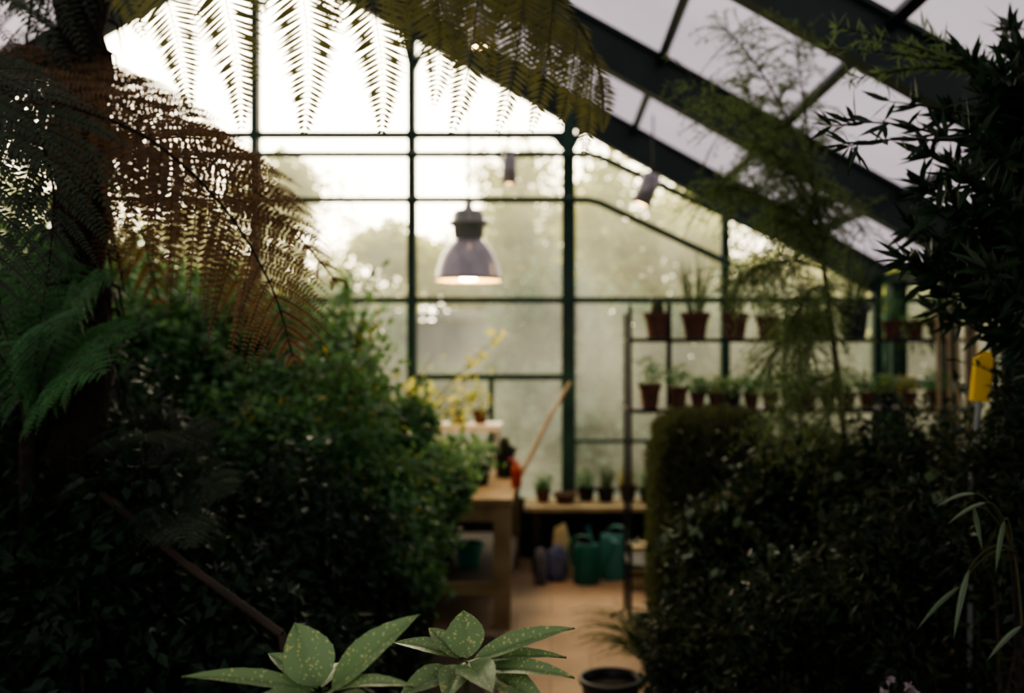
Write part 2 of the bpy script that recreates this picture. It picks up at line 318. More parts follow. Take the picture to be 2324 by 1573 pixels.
def pinna(mb,pts,pn,w,pairs,mat,stem=None,ang=.35,rr=.0022,blade=.72,curl=.12):
    t=np.linspace(.03,.985,pairs); p,d=along(pts,t); L=np.linalg.norm(np.diff(pts,axis=0),axis=1).sum()
    side=nrm(np.cross(d,pn)); pf=np.minimum(1,(1-t)*1.35+.06)**.85*np.minimum(1,.6+t*2)
    for s in (-1,1):
        dd=side*s*math.cos(ang)+d*math.sin(ang)+np.array([0,0,-curl])+rng.normal(size=p.shape)*.05
        ll=w/2*pf*rng.uniform(.88,1.08,pairs)
        mb.leaves(TO,p,dd,np.broadcast_to(pn,p.shape)+rng.normal(size=p.shape)*.18,ll,np.minimum(L/pairs*blade,ll*.5),mat)
    q=pts[::2] if len(pts)>8 else pts
    mb.tube(q,np.linspace(rr,rr*.3,len(q)),stem or mat,4,False)
def frond(mb,rachis,fn,plen,pw,npin,mat,pairs=22,droop=.5,fwd=.45,rr=.006,start=.08,stem='stem',blade=.75,jit=.07):
    t=np.linspace(start,.99,npin); p,d=along(rachis,t); fn=nrm(fn)
    for i in range(npin):
        pr=max(.12,math.sin(math.pi*min(1,(t[i]*.86+.16)))**.6)
        for s in (-1,1):
            side=nrm(np.cross(d[i],fn))*s; L=plen*pr*rng.uniform(.88,1.08)
            dr=nrm(side+d[i]*fwd+rng.normal(size=3)*jit); u=np.linspace(0,1,9)[:,None]
            pts=p[i]+dr*L*u*(1-.25*droop*u)+np.array([0,0,-1.])*droop*L*u**2*.75
            pinna(mb,pts,nrm(fn+rng.normal(size=3)*.2),pw*max(.4,pr),pairs,mat,blade=blade)
    mb.tube(rachis,np.linspace(rr,rr*.3,len(rachis)),stem,6)
# ------------------------------------------------------------------ tree ferns
mb=MB()
tb=np.array((W(185,0,2.9)[0],2.9,.09)); tt=tb+np.array((0.0,0,2.95))
tp=np.linspace(tb,tt,40); rad=.078+.012*np.sin(np.arange(40)*2.1)+rng.uniform(-.006,.006,40); mb.tube(tp,rad,'bark',14)
for i in range(260):
    q=tb+(tt-tb)*rng.random(); a=rng.uniform(0,6.28); o=np.array((math.cos(a),math.sin(a),0))
    mb.tube([q+o*.07,q+o*.10+np.array((0,0,-.01)),q+o*.115+np.array((0,0,-.10))],[.006,.005,.002],'bark',4,False)
cr=tt
# long frond whose pinnae hang across the top of the view
D=2.6
rach=spl([cr,W(420,-230,2.7),W(800,-150,D),W(1100,-90,D),W(1270,0,D),W(1350,130,D),W(1372,262,D)],34); mb.tube(rach,np.linspace(.011,.003,34),'stem',6)
def hang(a,b,D,w,mat,bow=0.0,pairs=34,rot=0):
    p0=W(*a,D); p1=W(*b,D-.05); mid=(p0+p1)/2+np.array((bow,0,.0))
    pinna(mb,bez([p0,mid,p1],14),nrm((rot+rng.uniform(-.2,.2),-1,rng.uniform(-.15,.15))),w*1.32,pairs,mat,ang=.30,blade=.74,curl=.25,rr=.003)
for a,b,w,m,bow in (((330,-150),(430,250),.18,'fernO',.03),((470,-150),(548,292),.19,'fernO',.04),((660,-150),(690,305),.20,'fernO',.05),
  ((800,-140),(866,302),.19,'fernO',.06),((965,-140),(985,240),.17,'fernO',.05),((1085,-110),(1024,305),.15,'fernO',.04),((1190,-90),(1128,300),.14,'fernO',.04),
  ((1255,-40),(1204,298),.13,'fernO',.03),((1310,40),(1268,290),.11,'fernO',.02),((1345,110),(1325,352),.10,'fernO',.01),((1365,170),(1368,300),.07,'fernO',.01)):
    hang(a,b,D,w,m,bow)
for a,b,w in (((900,-150),(925,110),.15),((960,-140),(990,100),.15),((1010,-140),(1040,160),.15),((1100,-120),(1120,190),.14),((1150,-120),(1170,150),.14),((1190,-80),(1215,210),.13),((1230,-60),(1250,180),.12),
              ((1260,-30),(1290,250),.11),((1320,60),(1345,290),.09),((240,-160),(330,90),.14),((560,-150),(600,30),.15),((750,-160),(760,60),.15)):
    hang(a,b,D+.18,w,'fernO',-.03,28,.2)
# other fronds of the crown
for tgt,mid,m in (((-80,330,2.5),(20,-420,2.7),'fernD'),((60,420,3.3),(100,-380,3.1),'fernD'),((-250,200,3.2),(-60,-450,3.0),'fernD'),
                  ((20,560,2.7),(60,-200,2.8),'fernD')):
    r=bez([cr,W(*mid),W(*tgt)],24); frond(mb,r,nrm((rng.uniform(-.3,.3),-1,.5)),.30,.085,15,m,pairs=20,droop=.8,blade=.6)
mb.build('tree_fern')
mb=MB()
tb=np.array((W(-260,0,2.5)[0],2.5,.09)); tt=tb+np.array((0,0,2.3)); mb.tube(np.linspace(tb,tt,30),.085+.012*np.sin(np.arange(30)*2.1),'bark',14)
for ctrl,m,pl,pw,n in (
   ([tt,W(0,190,2.5),W(270,280,2.45),W(410,370,2.4),W(530,500,2.4),W(620,660,2.4),W(665,810,2.4)],'fernB',.31,.07,24),
   ([tt,W(60,150,2.7),W(280,240,2.75),W(450,340,2.75),W(600,450,2.7),W(765,640,2.65)],'fernB',.28,.066,24),
   ([tt,W(0,220,2.9),W(180,330,2.9),W(300,470,2.9),W(360,680,2.9)],'fernB',.28,.07,20),
   ([tt,W(20,240,2.8),W(230,330,2.8),W(400,440,2.8),W(520,590,2.8),W(560,740,2.8)],'fernB',.25,.06,20),
   ([tt,W(0,120,2.8),W(200,180,2.8),W(360,240,2.8),W(540,340,2.8)],'fernB',.22,.06,20),
   ([tt,W(-60,160,2.3),W(60,260,2.2),W(120,420,2.2),W(110,620,2.2)],'fernD',.26,.06,16),
   ([tt,W(-200,100,2.1),W(-60,260,2.0),W(-20,480,2.0),W(0,700,2.0)],'fernD',.25,.06,14)):
    frond(mb,spl(ctrl,30),nrm((.2+rng.uniform(-.2,.2),-1,.45)),pl,pw,n,m,pairs=22,droop=.45,fwd=.9,stem='bark',start=.15,blade=.88,jit=.07)
mb.build('tree_fern')
# ground fern, bright green
def groundfern(name,base,tgts,mat,pl=.16,pw=.05,n=20):
    mb=MB(); b=np.array(base,float)
    for t in tgts:
        e=W(*t); mid=(b+e)/2; mid[2]=max(e[2],b[2])+.12*np.linalg.norm(e-b)
        frond(mb,bez([b,mid,e],20),nrm((rng.uniform(-.4,.4),-.7,.8)),pl,pw,n,mat,pairs=14,droop=.35,start=.2,rr=.004)
    mb.tube([(b[0],b[1],.09),b],[.03,.02],'bark',8); return mb.build(name)
bf=W(60,980,2.7)
groundfern('fern',bf,[(250,640,2.6),(150,575,2.7),(30,600,2.8),(-60,660,2.6),(300,760,2.5),(230,850,2.3),(-40,800,2.4),(120,740,2.3)],'fernG')
groundfern('fern',W(330,1150,3.0),[(470,1000,2.8),(400,960,3.0),(250,980,2.8),(180,1100,2.7),(520,1120,2.7),(330,1000,2.6),(430,1240,2.5)],'fernD',.18,.055)
# ------------------------------------------------------------------ left planting
mb=MB()
shrub(mb,[(640,1010,4.2,.50,.45,.42),(780,1170,4.2,.40,.4,.38),(870,1310,4.3,.20,.3,.33),(600,1250,4.0,.5,.4,.5),(890,1050,4.7,.26,.3,.28),(985,1110,4.8,.15,.2,.16)],56000,.045,.026,'shrub',sub=44,extra=('shrubY',.05),sh=26)
shrub(mb,[(380,860,4.6,.55,.45,.40),(560,860,4.9,.45,.4,.40),(200,930,4.3,.55,.45,.5)],36000,.05,.026,'shrub',sub=34,sh=30)
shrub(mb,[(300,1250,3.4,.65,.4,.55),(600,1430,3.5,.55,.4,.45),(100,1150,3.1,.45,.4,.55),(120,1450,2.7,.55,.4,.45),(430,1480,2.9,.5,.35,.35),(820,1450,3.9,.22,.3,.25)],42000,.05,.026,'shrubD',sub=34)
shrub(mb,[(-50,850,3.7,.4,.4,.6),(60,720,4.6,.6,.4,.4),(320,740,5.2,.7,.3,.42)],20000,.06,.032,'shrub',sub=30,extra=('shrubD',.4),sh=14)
mb.build('mixed_shrub_border')
mb=MB()
shrub(mb,[(700,930,5.25,.35,.2,.36),(830,1000,5.25,.2,.2,.3)],10000,.06,.03,'shrub',sub=24,extra=('shrubY',.12))
b0=np.array((W(740,0,5.1)[0],5.1,.09)); hub=W(740,1050,5.2); mb.tube([b0,hub],.02,'twig',6)
for i in range(76):
    e_=W(rng.uniform(600,885),rng.uniform(600,900),5.2+rng.uniform(-.2,.25)); 
    if e_[2]>W(0,640,5.2)[2] and rng.random()<.4: continue
    p=bez([hub,(hub+e_)/2+np.array((0,0,.15))+rng.normal(size=3)*.05,e_],10); mb.tube(p,np.linspace(.006,.001,10),'twig',4,False); k=34; t=rng.uniform(.35,1,k); q,d=along(p,t); q=q+rng.normal(size=q.shape)*.025
    mb.leaves(TO,q,d*.4+rv(k)*.9+np.array((0,0,-.25)),rv(k)*.6+np.array((0,-.2,.9)),rng.uniform(.04,.075,k),rng.uniform(.02,.035,k),'shrubY' if rng.random()<.2 else 'shrub')
mb.build('tall_shrub')
mb=MB(); mb.tube([W(230,1120,2.75),W(420,1280,2.6),W(640,1440,2.5)],.011,'darkwood',10); mb.tube([W(640,1440,2.5),(W(640,1440,2.5)[0]+.1,2.5,.09)],.011,'darkwood',10); mb.build('leaning_pole')
# ------------------------------------------------------------------ workbench and things on it
bx0,bx1,by0,by1=-1.7,-.215,5.6,7.3; TZ=.74
mb=MB()
for i in range(8):
    y0=by0+(by1-by0)/8*i; mb.box((bx0,y0+.004,TZ-.035),(bx1,y0+(by1-by0)/8-.004,TZ),'wood')
for x in (bx0+.06,bx1-.06):
    for y in (by0+.06,by1-.06): mb.box((x-.048,y-.048,0),(x+.048,y+.048,TZ-.035),'wood')
mb.box((bx0+.1,by0+.02,TZ-.13),(bx1-.1,by0+.06,TZ-.035),'wood'); mb.box((bx1-.08,by0+.1,TZ-.13),(bx1-.04,by1-.1,TZ-.035),'wood')
mb.box((bx0+.02,by0+.02,.22),(bx1-.02,by1-.05,.25),'darkwood'); mb.box((bx0+.1,by0,.2),(bx1-.1,by0+.03,.27),'wood'); mb.build('workbench')
mb=MB(); s0=W(915,966,6.9); s1=W(1138,966,6.9)
mb.box((s0[0],6.72,s0[2]-.03),(s1[0],7.08,s0[2]+.015),'white')
for x in (s0[0]+.03,s1[0]-.03): 
    for y in (6.78,7.02): mb.box((x-.015,y-.015,TZ),(x+.015,y+.015,s0[2]-.03),'white')
mb.build('plant_stand')
def potprof(r,h): return [(0,0),(r*.68,0),(r*.9,h*.78),(r*1.02,h*.78),(r*1.04,h),(r*.93,h),(r*.9,h*.86),(0,h*.86)]
def potted(name,c,r,h,mat='terra',plant=None,pm='shrub',ph=.15,n=120,lw=(.05,.02)):
    mb=MB(); c=np.array(c,float); pr=potprof(r,h); mb.lathe(pr[:7],c,mat,24,smooth=False); mb.lathe(pr[6:],c,'soil',24)
    top=c+np.array((0,0,h*.86))
    if plant=='grass':
        for i in range(n//3):
            a=rng.uniform(0,6.28); lean=rng.uniform(.05,.5)*ph; e=top+np.array((math.cos(a)*lean,math.sin(a)*lean,ph*rng.uniform(.6,1)))
            o=np.array((math.cos(a),math.sin(a),0))*r*.4
            mb.tube([top+o,(top+o+e)/2+np.array((0,0,ph*.12)),e],[.003,.0025,.0008],pm,3,False)
    elif plant=='leafy':
        for i in range(5): 
            e=top+np.array((rng.uniform(-.5,.5)*ph,rng.uniform(-.4,.4)*ph,ph*rng.uniform(.4,.8))); mb.tube([top,e],[.003,.0015],'stem',4)
        clump(mb,top+np.array((0,0,ph*.5)),(ph*.55,ph*.5,ph*.5),n,lw[0],lw[1],pm,TO,fill=.1)
    elif plant=='cactus':
        mb.lathe([(r*.35,0),(r*.5,ph*.4),(r*.4,ph*.85),(0,ph)],top-np.array((0,0,.005)),'stem',10)
    elif plant=='trail':
        for i in range(12):
            a=rng.uniform(0,6.28); o=np.array((math.cos(a),math.sin(a)*.6,0)); e=top+o*(r+.05)+np.array((0,0,-ph*rng.uniform(.4,1)))
            p=bez([top,top+o*(r+.06)+np.array((0,0,.06)),e],9); mb.tube(p,.0018,'stem',3,False); q,d=along(p,rng.uniform(.2,1,14)); mb.leaves(TO,q,d*.4+rv(14),rv(14),.035,.02,pm)
    return mb.build(name)
bz=TZ
def onb(px,D,z=TZ): return ((px-HX)/FPX*D,D,z+.001)
potted('potted_plant',onb(1030,5.95),.085,.13,'terra','leafy','shrub',.21,220)
potted('potted_plant',onb(960,5.85),.085,.15,'terra','leafy','shrub',.26,240)
potted('potted_plant',onb(1090,6.2),.07,.12,'blackpot','leafy','shrub',.18,200)
potted('potted_plant',onb(1145,6.55),.075,.20,'blackpot','cactus',ph=.10)
potted('potted_plant',onb(1000,6.35),.08,.12,'blackpot','leafy','yel',.18,160)
for px,h in ((960,.22),(1040,.2),(1090,.17)):
    potted('yellow_leaved_plant',onb(px,6.90,s0[2]+.016),.055,.09,'terra','leafy','yel',h,34,(.08,.045))
# tall yellow leaved plant
mb=MB(); b=np.array(onb(900,6.3)); mb.lathe(potprof(.11,.2),b,'terra',24,smooth=False); top=b+(0,0,.17)
for tg in ((985,800,6.4),(1150,745,6.4),(1110,830,6.4),(830,860,6.3),(900,850,6.3),(960,900,6.2),(1080,900,6.3),(860,940,6.1),(1050,950,6.2)):
    r=bez([top,(top+W(*tg))/2+np.array((0,0,.12)),W(*tg)],14); mb.tube(r,np.linspace(.006,.002,14),'stem',5)
    k=15; t=rng.uniform(.3,1,k); p,d=along(r,t); p=p+rng.normal(size=p.shape)*.03
    mb.leaves(TO,p,rv(k)+d*.4+np.array((0,0,-.2)),rv(k)+np.array((0,-.6,.8)),rng.uniform(.05,.08,k),rng.uniform(.03,.05,k),'yel' if tg[0]>900 else 'shrubY')
mb.build('yellow_leaved_plant')
mb=MB(); mb.tube([np.array(onb(1178,6.3))+(0,0,.02),W(1240,960,6.55),W(1294,868,6.8)],[.014,.013,.011],'bamboo',8)
mb.build('bamboo_cane')
mb=MB(); c=np.array(onb(1172,6.1)); mb.lathe([(0,0),(.03,0),(.032,.10),(.026,.125),(.012,.14),(.012,.16),(0,.16)],c,'red',18)
mb.beam(c+(0,0,.155),c+(-.05,0,.17),.014,.016,'red'); mb.beam(c+(-.02,0,.155),c+(-.035,0,.115),.008,.01,'red',up=(0,1,0)); mb.build('spray_bottle')
potted('plant_pot',(W(1060,1310,6)[0],6.1,.251),.09,.15,'can1')
potted('plant_pot',(W(990,1310,6)[0],6.3,.251),.10,.16,'blackpot')
# low plank bench by the gable
mb=MB(); LZ=.47
for k in range(3): mb.box((-.19,6.98+.17*k,LZ-.03),(RX-.75,7.13+.17*k,LZ),'plank')
for x in (-.1,.75,1.6):
    for y in (7.03,7.42): mb.box((x-.03,y-.03,0),(x+.03,y+.03,LZ-.03),'darkwood')
mb.build('low_bench')
for px,D,r,h,m,pl,pm,ph in ((1232,7.25,.06,.09,'terra','leafy','fernG',.14),(1283,7.2,.09,.07,'terra',None,'',0),(1330,7.3,.07,.1,'blackpot','leafy','shrub',.13),(1375,7.25,.07,.1,'blackpot','grass','wisp',.2),
      (1425,7.3,.07,.11,'terra','leafy','shrubY',.14),(1470,7.25,.07,.1,'blackpot','leafy','shrub',.16),(1540,7.25,.08,.12,'terra','leafy','shrub',.2)):
    potted('potted_plant' if pl else 'clay_saucer',((px-HX)/FPX*D,D,LZ+.001),r,h,m,pl,pm,ph,140,(.035,.018))
# watering cans
def can(c,mat,ang,s=1.0):
    mb=MB(); c=np.array(c,float); sc=s
    mb.lathe([(0,0),(.088*sc,0),(.094*sc,.02*sc),(.09*sc,.25*sc),(.085*sc,.285*sc),(.07*sc,.29*sc)],c,mat,26,sy=.75)
    mb.lathe([(.07*sc,.29*sc),(.066*sc,.28*sc),(.08*sc,.02*sc),(0,.01*sc)],c,'blackpot',26,sy=.75)
    d=np.array((math.cos(ang),math.sin(ang),0)); z=np.array((0,0,1.))
    sp=bez([c+d*.07*sc+z*.06*sc,c+d*.13*sc+z*.10*sc,c+d*.20*sc+z*.29*sc],10); mb.tube(sp,np.linspace(.022,.012,10)*sc,mat,10)
    mb.tube([sp[-1],sp[-1]+nrm(sp[-1]-sp[-2])*.025*sc],[.013*sc,.03*sc],mat,14)
    mb.tube(bez([c+d*.05*sc+z*.28*sc,c+d*.04*sc+z*.37*sc,c-d*.17*sc+z*.37*sc,c-d*.17*sc+z*.20*sc,c-d*.085*sc+z*.12*sc],18),.011*sc,mat,8)
    return mb.build('watering_can')
can((W(1331,0,6.75)[0],6.72,.001),'can1',-.35,.95); can((W(1394,0,6.85)[0],6.87,.001),'can2',2.5,1.08)
mb=MB(); mb.blob((W(1263,0,6.8)[0],6.8,.12),(.085,.06,.12),'blue',1,.10,.7,.3,.25); mb.build('compost_sack')
mb=MB(); mb.blob((W(1274,0,6.98)[0],6.93,.18),(.085,.035,.18),'cream',3,.08,.7,-.2,.4); mb.build('compost_sack')
mb=MB(); mb.blob((W(1226,0,6.7)[0],6.7,.12),(.05,.06,.12),'greysack',5,.1,.75,0,.25); mb.build('compost_sack')
mb=MB(); c=np.array((W(1470,0,6.6)[0],6.6,0)); 
for z in (.03,.12,.21): mb.box(c+(-.12,-.1,z),c+(.12,-.085,z+.06),'plank'); mb.box(c+(-.12,.085,z),c+(.12,.1,z+.06),'plank'); mb.box(c+(-.12,-.085,z),c+(-.105,.085,z+.06),'plank'); mb.box(c+(.105,-.085,z),c+(.12,.085,z+.06),'plank')
mb.box(c+(-.13,-.11,.27),c+(.13,.11,.29),'plank'); mb.box(c+(-.1,-.085,0),c+(.1,.085,.03),'plank'); mb.build('wooden_crate')
# black bucket pots on path
mb=MB(); c=np.array((W(1386,0,4.2)[0],4.2,.001)); mb.lathe([(0,0),(.10,0),(.125,.185),(.135,.185),(.135,.205),(.12,.205),(.115,.17)],c,'blackpot',32); mb.lathe([(.115,.17),(0,.175)],c,'soil',32); mb.build('plant_pot')
mb=MB(); c=np.array((W(1476,0,5.35)[0],5.35,.001)); mb.lathe([(0,0),(.07,0),(.09,.13),(.1,.13),(.1,.15),(.085,.15),(.08,.12)],c,'blackpot',24); mb.lathe([(.08,.12),(0,.12)],c,'soil',24); mb.build('plant_pot')
# ------------------------------------------------------------------ rack with pots
mb=MB(); RD=5.7; xa=W(1430,0,RD)[0]; xb=RX-.12; ztop=W(0,767,RD)[2]; z2=W(0,928,RD)[2]
for x in (xa,(xa+xb)/2,xb):
    for y in (RD,RD+.36): mb.beam((x,y,0),(x,y,1.80),.022,.022,'rack',up=(0,1,0))
    mb.lathe([(.016,0),(.012,.02),(.0,.05)],(x,RD,1.80),'rack',8)
for z in (ztop,z2,.35):
    for y in (RD,RD+.36): mb.beam((xa,y,z-.012),(xb,y,z-.012),.02,.022,'rack')
    for x in (xa,xb): mb.beam((x,RD,z-.012),(x,RD+.36,z-.012),.02,.022,'rack')
    for y in np.arange(RD+.05,RD+.34,.05): mb.beam((xa,y,z-.006),(xb,y,z-.006),.03,.01,'rack')
x=W(1535,0,RD)[0]; mb.beam((x,RD+.36,z2),(x,RD+.36,1.86),.03,.03,'rack',up=(0,1,0))
mb.build('shelf_rack')
def rack(px,z,r,h,m,pl,pm,ph,n=150,D=RD+.13): potted('potted_plant',((px-HX)/FPX*D,D,z+.001),r,h,m,pl,pm,ph,n,(.035,.015))
for a in ((1492,.080,.15,'terra','cactus','',.10),(1578,.085,.15,'terra','grass','wisp',.42),(1668,.080,.145,'terra','grass','wisp',.22),(1742,.07,.13,'terra','leafy','wisp',.16),(1806,.065,.12,'terra','trail','shrub',.26),(1866,.065,.12,'terra','leafy','shrub',.18),
   (1938,.095,.20,'blackpot','grass','wisp',.34),(2024,.055,.10,'terra','leafy','fernG',.18),(2076,.055,.10,'terra','trail','wisp',.24),(2130,.06,.12,'terra','leafy','wisp',.2)):
    rack(a[0],ztop,a[1],a[2],a[3],a[4],a[5],a[6])
for a in ((1475,.066,.14,'terra','leafy','fernG',.18),(1540,.055,.12,'terra','leafy','shrub',.15),(1584,.048,.09,'terra','leafy','shrub',.1),(1624,.048,.085,'terra','leafy','wisp',.12),(1664,.048,.085,'blackpot','leafy','shrub',.11),(1705,.048,.09,'terra','leafy','fernG',.12),
   (1748,.05,.09,'terra','leafy','shrub',.13),(1792,.05,.09,'blackpot','leafy','shrub',.12),(1836,.05,.09,'terra','leafy','fernG',.12),(1880,.05,.09,'terra','leafy','wisp',.12),(1924,.05,.09,'terra','leafy','shrub',.13),(1968,.05,.09,'terra','leafy','fernG',.13),(2012,.05,.09,'blackpot','leafy','wisp',.12),(2060,.055,.09,'terra','leafy','shrubY',.12),(2125,.06,.10,'terra','leafy','fernG',.14)):
    rack(a[0],z2,a[1],a[2],a[3],a[4],a[5],a[6])
# stakes leaning at the side wall
for px,py in ((2128,690),(2152,665),(2172,700),(2192,680),(2212,705)):
    D=4.9; t=W(px,py,D); mb=MB(); mb.tube([(t[0]-.02,D-.12,.1),t],[.014,.011],'bamboo',8); mb.build('wooden_stake')
mb=MB(); D=3.0; t=W(2232,812,D); m_=W(2222,910,D); b=W(2205,1090,D)
mb.tube([(b[0]-.02,D-.02,.1),b,m_],.010,'metal',8); mb.beam(m_,t,.05,.03,'yellow',up=(0,1,0)); mb.beam(t,t+(0.006,0,.02),.035,.02,'yellow',up=(0,1,0)); mb.build('garden_fork_handle')
# ------------------------------------------------------------------ lamps
def cyl_lamp(name,px,py0,py1,D,r,tilt=0,hangz=None):
    mb=MB(); a=W(px,py0,D); L=(py1-py0)/FPX*D; ct,st=math.cos(tilt),math.sin(tilt); R=np.array([[ct,0,st],[0,1,0],[-st,0,ct]])
    mb.lathe([(0,0),(r*.8,0),(r,-.015),(r,-L),(r*.86,-L),(r*.84,-L+.012)],a,'bell',22,R=R)
    mb.lathe([(r*.84,-L+.012),(0,-L+.006)],a,'spot',22,R=R)
    mb.tube([a,a+np.array((0,0,(hangz if hangz else .5)))],.006,'rack',6); mb.box(a+(-.02,-.02,-.002),a+(.02,.02,.03),'rack'); return mb.build(name)
def roofz(px,D): return rz((px-HX)/FPX*D)-.05
cyl_lamp('cylinder_spotlight',1156,352,418,6.9,.050,0,roofz(1156,6.9)-W(0,352,6.9)[2])
cyl_lamp('cylinder_spotlight',1088,20,108,5.8,.055,0,roofz(1088,5.8)-W(0,20,5.8)[2])
cyl_lamp('cylinder_spotlight',1482,395,470,6.4,.062,.38,roofz(1482,6.4)-W(0,395,6.4)[2])
LD=6.2; b=W(1063,637,LD); s=LD/FPX; mb=MB()
mb.lathe([(75*s,0),(77*s,5*s),(74*s,12*s),(70*s,30*s),(62*s,55*s),(50*s,75*s),(36*s,90*s),(30*s,97*s)],b,'bell',40)
mb.lathe([(30*s,97*s),(34*s,98*s),(36*s,125*s),(46*s,126*s),(46*s,134*s),(37*s,135*s),(37*s,150*s),(30*s,160*s),(12*s,163*s),(8*s,175*s),(0,176*s)],b,'metal',32)
mb.lathe([(74*s,1*s),(70*s,14*s),(60*s,48*s),(34*s,86*s),(0,88*s)],b,'white',40)
mb.lathe([(0,.0),(.05,.005),(.07,.05),(.05,.10),(.02,.14),(0,.16)],b,'bulb',20)
mb.tube([b+(0,0,172*s),(b[0],b[1],rz(b[0])-.05)],.007,'rack',6); mb.build('pendant_lamp')
# ------------------------------------------------------------------ right planting
def boxhedge(name,lo,hi,n,l,w,mat):
    mb=MB(); lo=np.array(lo);hi=np.array(hi); c=(lo+hi)/2; h=(hi-lo)/2
    u=rng.uniform(-1,1,(n,3)); m=np.abs(u).max(1,keepdims=True); u=u/m
    ln=(np.abs(u)**6).sum(1,keepdims=True)**(1/6.); u=u/ln
    k=.91+.10*rng.random((n,1))+.05*np.sin(7*u[:,:1]*3+2)*np.cos(6*u[:,2:3]*2)
    pos=c+u*h*k; mb.leaves(T4,pos,u*.5+rv(n)*.8+np.array((0,0,.3)),u+rv(n)*.6,l*rng.uniform(.6,1.5,n),w,mat)
    k2=.82; mb.beam((c[0],lo[1]+.08,c[2]),(c[0],hi[1]-.08,c[2]),(h[0]*2)*k2,(h[2]*2)*k2,'soil')  # dark core block added, standing in for the shaded hedge interior
    for i in range(5): mb.tube([(c[0]+rng.uniform(-.2,.2),c[1]+rng.uniform(-.1,.1),.09),(c[0],c[1],c[2])],.012,'twig',5)
    return mb.build(name)
p0=W(1492,950,4.7); p1=W(1765,950,4.7)
boxhedge('clipped_hedge',(p0[0],4.7,.1),(p1[0]+.02,5.25,p0[2]),30000,.034,.011,'hedge')
mb=MB()
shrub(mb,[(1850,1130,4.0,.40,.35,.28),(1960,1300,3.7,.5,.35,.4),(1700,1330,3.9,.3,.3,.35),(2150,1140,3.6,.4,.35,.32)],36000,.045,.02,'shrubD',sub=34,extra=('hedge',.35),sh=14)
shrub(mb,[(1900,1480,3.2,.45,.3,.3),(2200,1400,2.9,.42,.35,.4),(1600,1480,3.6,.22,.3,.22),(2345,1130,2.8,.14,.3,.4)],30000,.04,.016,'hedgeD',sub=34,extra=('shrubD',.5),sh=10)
# climber with pale leaves
cl=[W(1590,1200,3.75),W(1640,1270,3.6),W(1700,1190,3.7),W(1610,1330,3.6),W(1800,1400,3.2),W(1830,1230,3.55),W(1680,1420,3.4),W(1560,1290,3.9),W(1750,1300,3.5),W(1950,1210,3.2),W(2130,1180,3.0),W(2000,1110,3.4)]
root=np.array((W(1680,0,3.6)[0],3.7,.09))
for c in cl:
    r=bez([root,(root+c)/2+rng.normal(size=3)*.1,c],10); mb.tube(r,.004,'stem',5); k=9; p=c+rng.normal(size=(k,3))*.075
    mb.leaves(TO,p,rv(k)+np.array((0,-.4,-.4)),np.array((0,-.5,1))+rv(k)*.5,rng.uniform(.035,.06,k),rng.uniform(.022,.038,k),'pale')
mb.build('mixed_shrub_border')
# wispy asparagus tree
mb=MB(); base=np.array((W(1960,0,3.9)[0],3.9,.09))
def wisp(pts,r0,nn,spread,l,mat='wisp'):
    mb.tube(pts,np.linspace(r0,r0*.25,len(pts)),'twig',5); t=rng.uniform(.12,1,nn//14); p,d=along(pts,t)
    for q,dd in zip(p,d):
        sd=nrm(rv(1)[0]*np.array((1,.8,.7))+dd*.5+np.array((0,0,-.1))); L=spread*rng.uniform(.4,1.2)
        tw=bez([q,q+sd*L*.6,q+sd*L+np.array((0,0,-.35*L))],7); mb.tube(tw,.0012,'stem',3,False)
        k=26; pp,d2=along(tw,rng.uniform(.1,1,k)); mb.leaves(T4,pp,d2*.6+rv(k)*.8,rv(k),l*rng.uniform(.5,1.2,k),.0032,mat)
trunk=bez([base,W(1935,950,3.85),W(1880,760,3.8),W(1850,420,3.8)],22); mb.tube(trunk,np.linspace(.016,.008,22),'twig',8)
tk=lambda t: along(trunk,t)[0]
for t,mid,end,nn in ((.98,(1830,260,3.7),(1800,60,3.7),1300),(.98,(1760,160,3.7),(1640,60,3.6),1300),(.95,(1760,320,3.6),(1560,180,3.5),1200),(.9,(1740,430,3.7),(1620,420,3.7),2000),(.8,(1760,560,3.7),(1680,640,3.7),1800),
     (.85,(1900,450,3.8),(1960,520,3.8),400),(.7,(1800,720,3.7),(1740,830,3.7),1300),(.75,(1850,620,3.6),(1790,740,3.6),1600),(.55,(1820,860,3.7),(1760,960,3.7),1200),(.6,(1900,900,3.7),(1860,1010,3.7),900),(.93,(1700,300,3.8),(1700,200,3.9),1500),(.88,(1790,380,3.8),(1720,330,3.8),2000),
     (.9,(1900,380,3.8),(1840,520,3.8),1400),(.8,(1830,500,3.8),(1760,500,3.8),1400),(.65,(1850,640,3.8),(1830,820,3.8),1200)):
    wisp(bez([tk(t),W(*mid),W(*end)],14),.006,nn,.19,.026)
mb.build('asparagus_fern_tree')
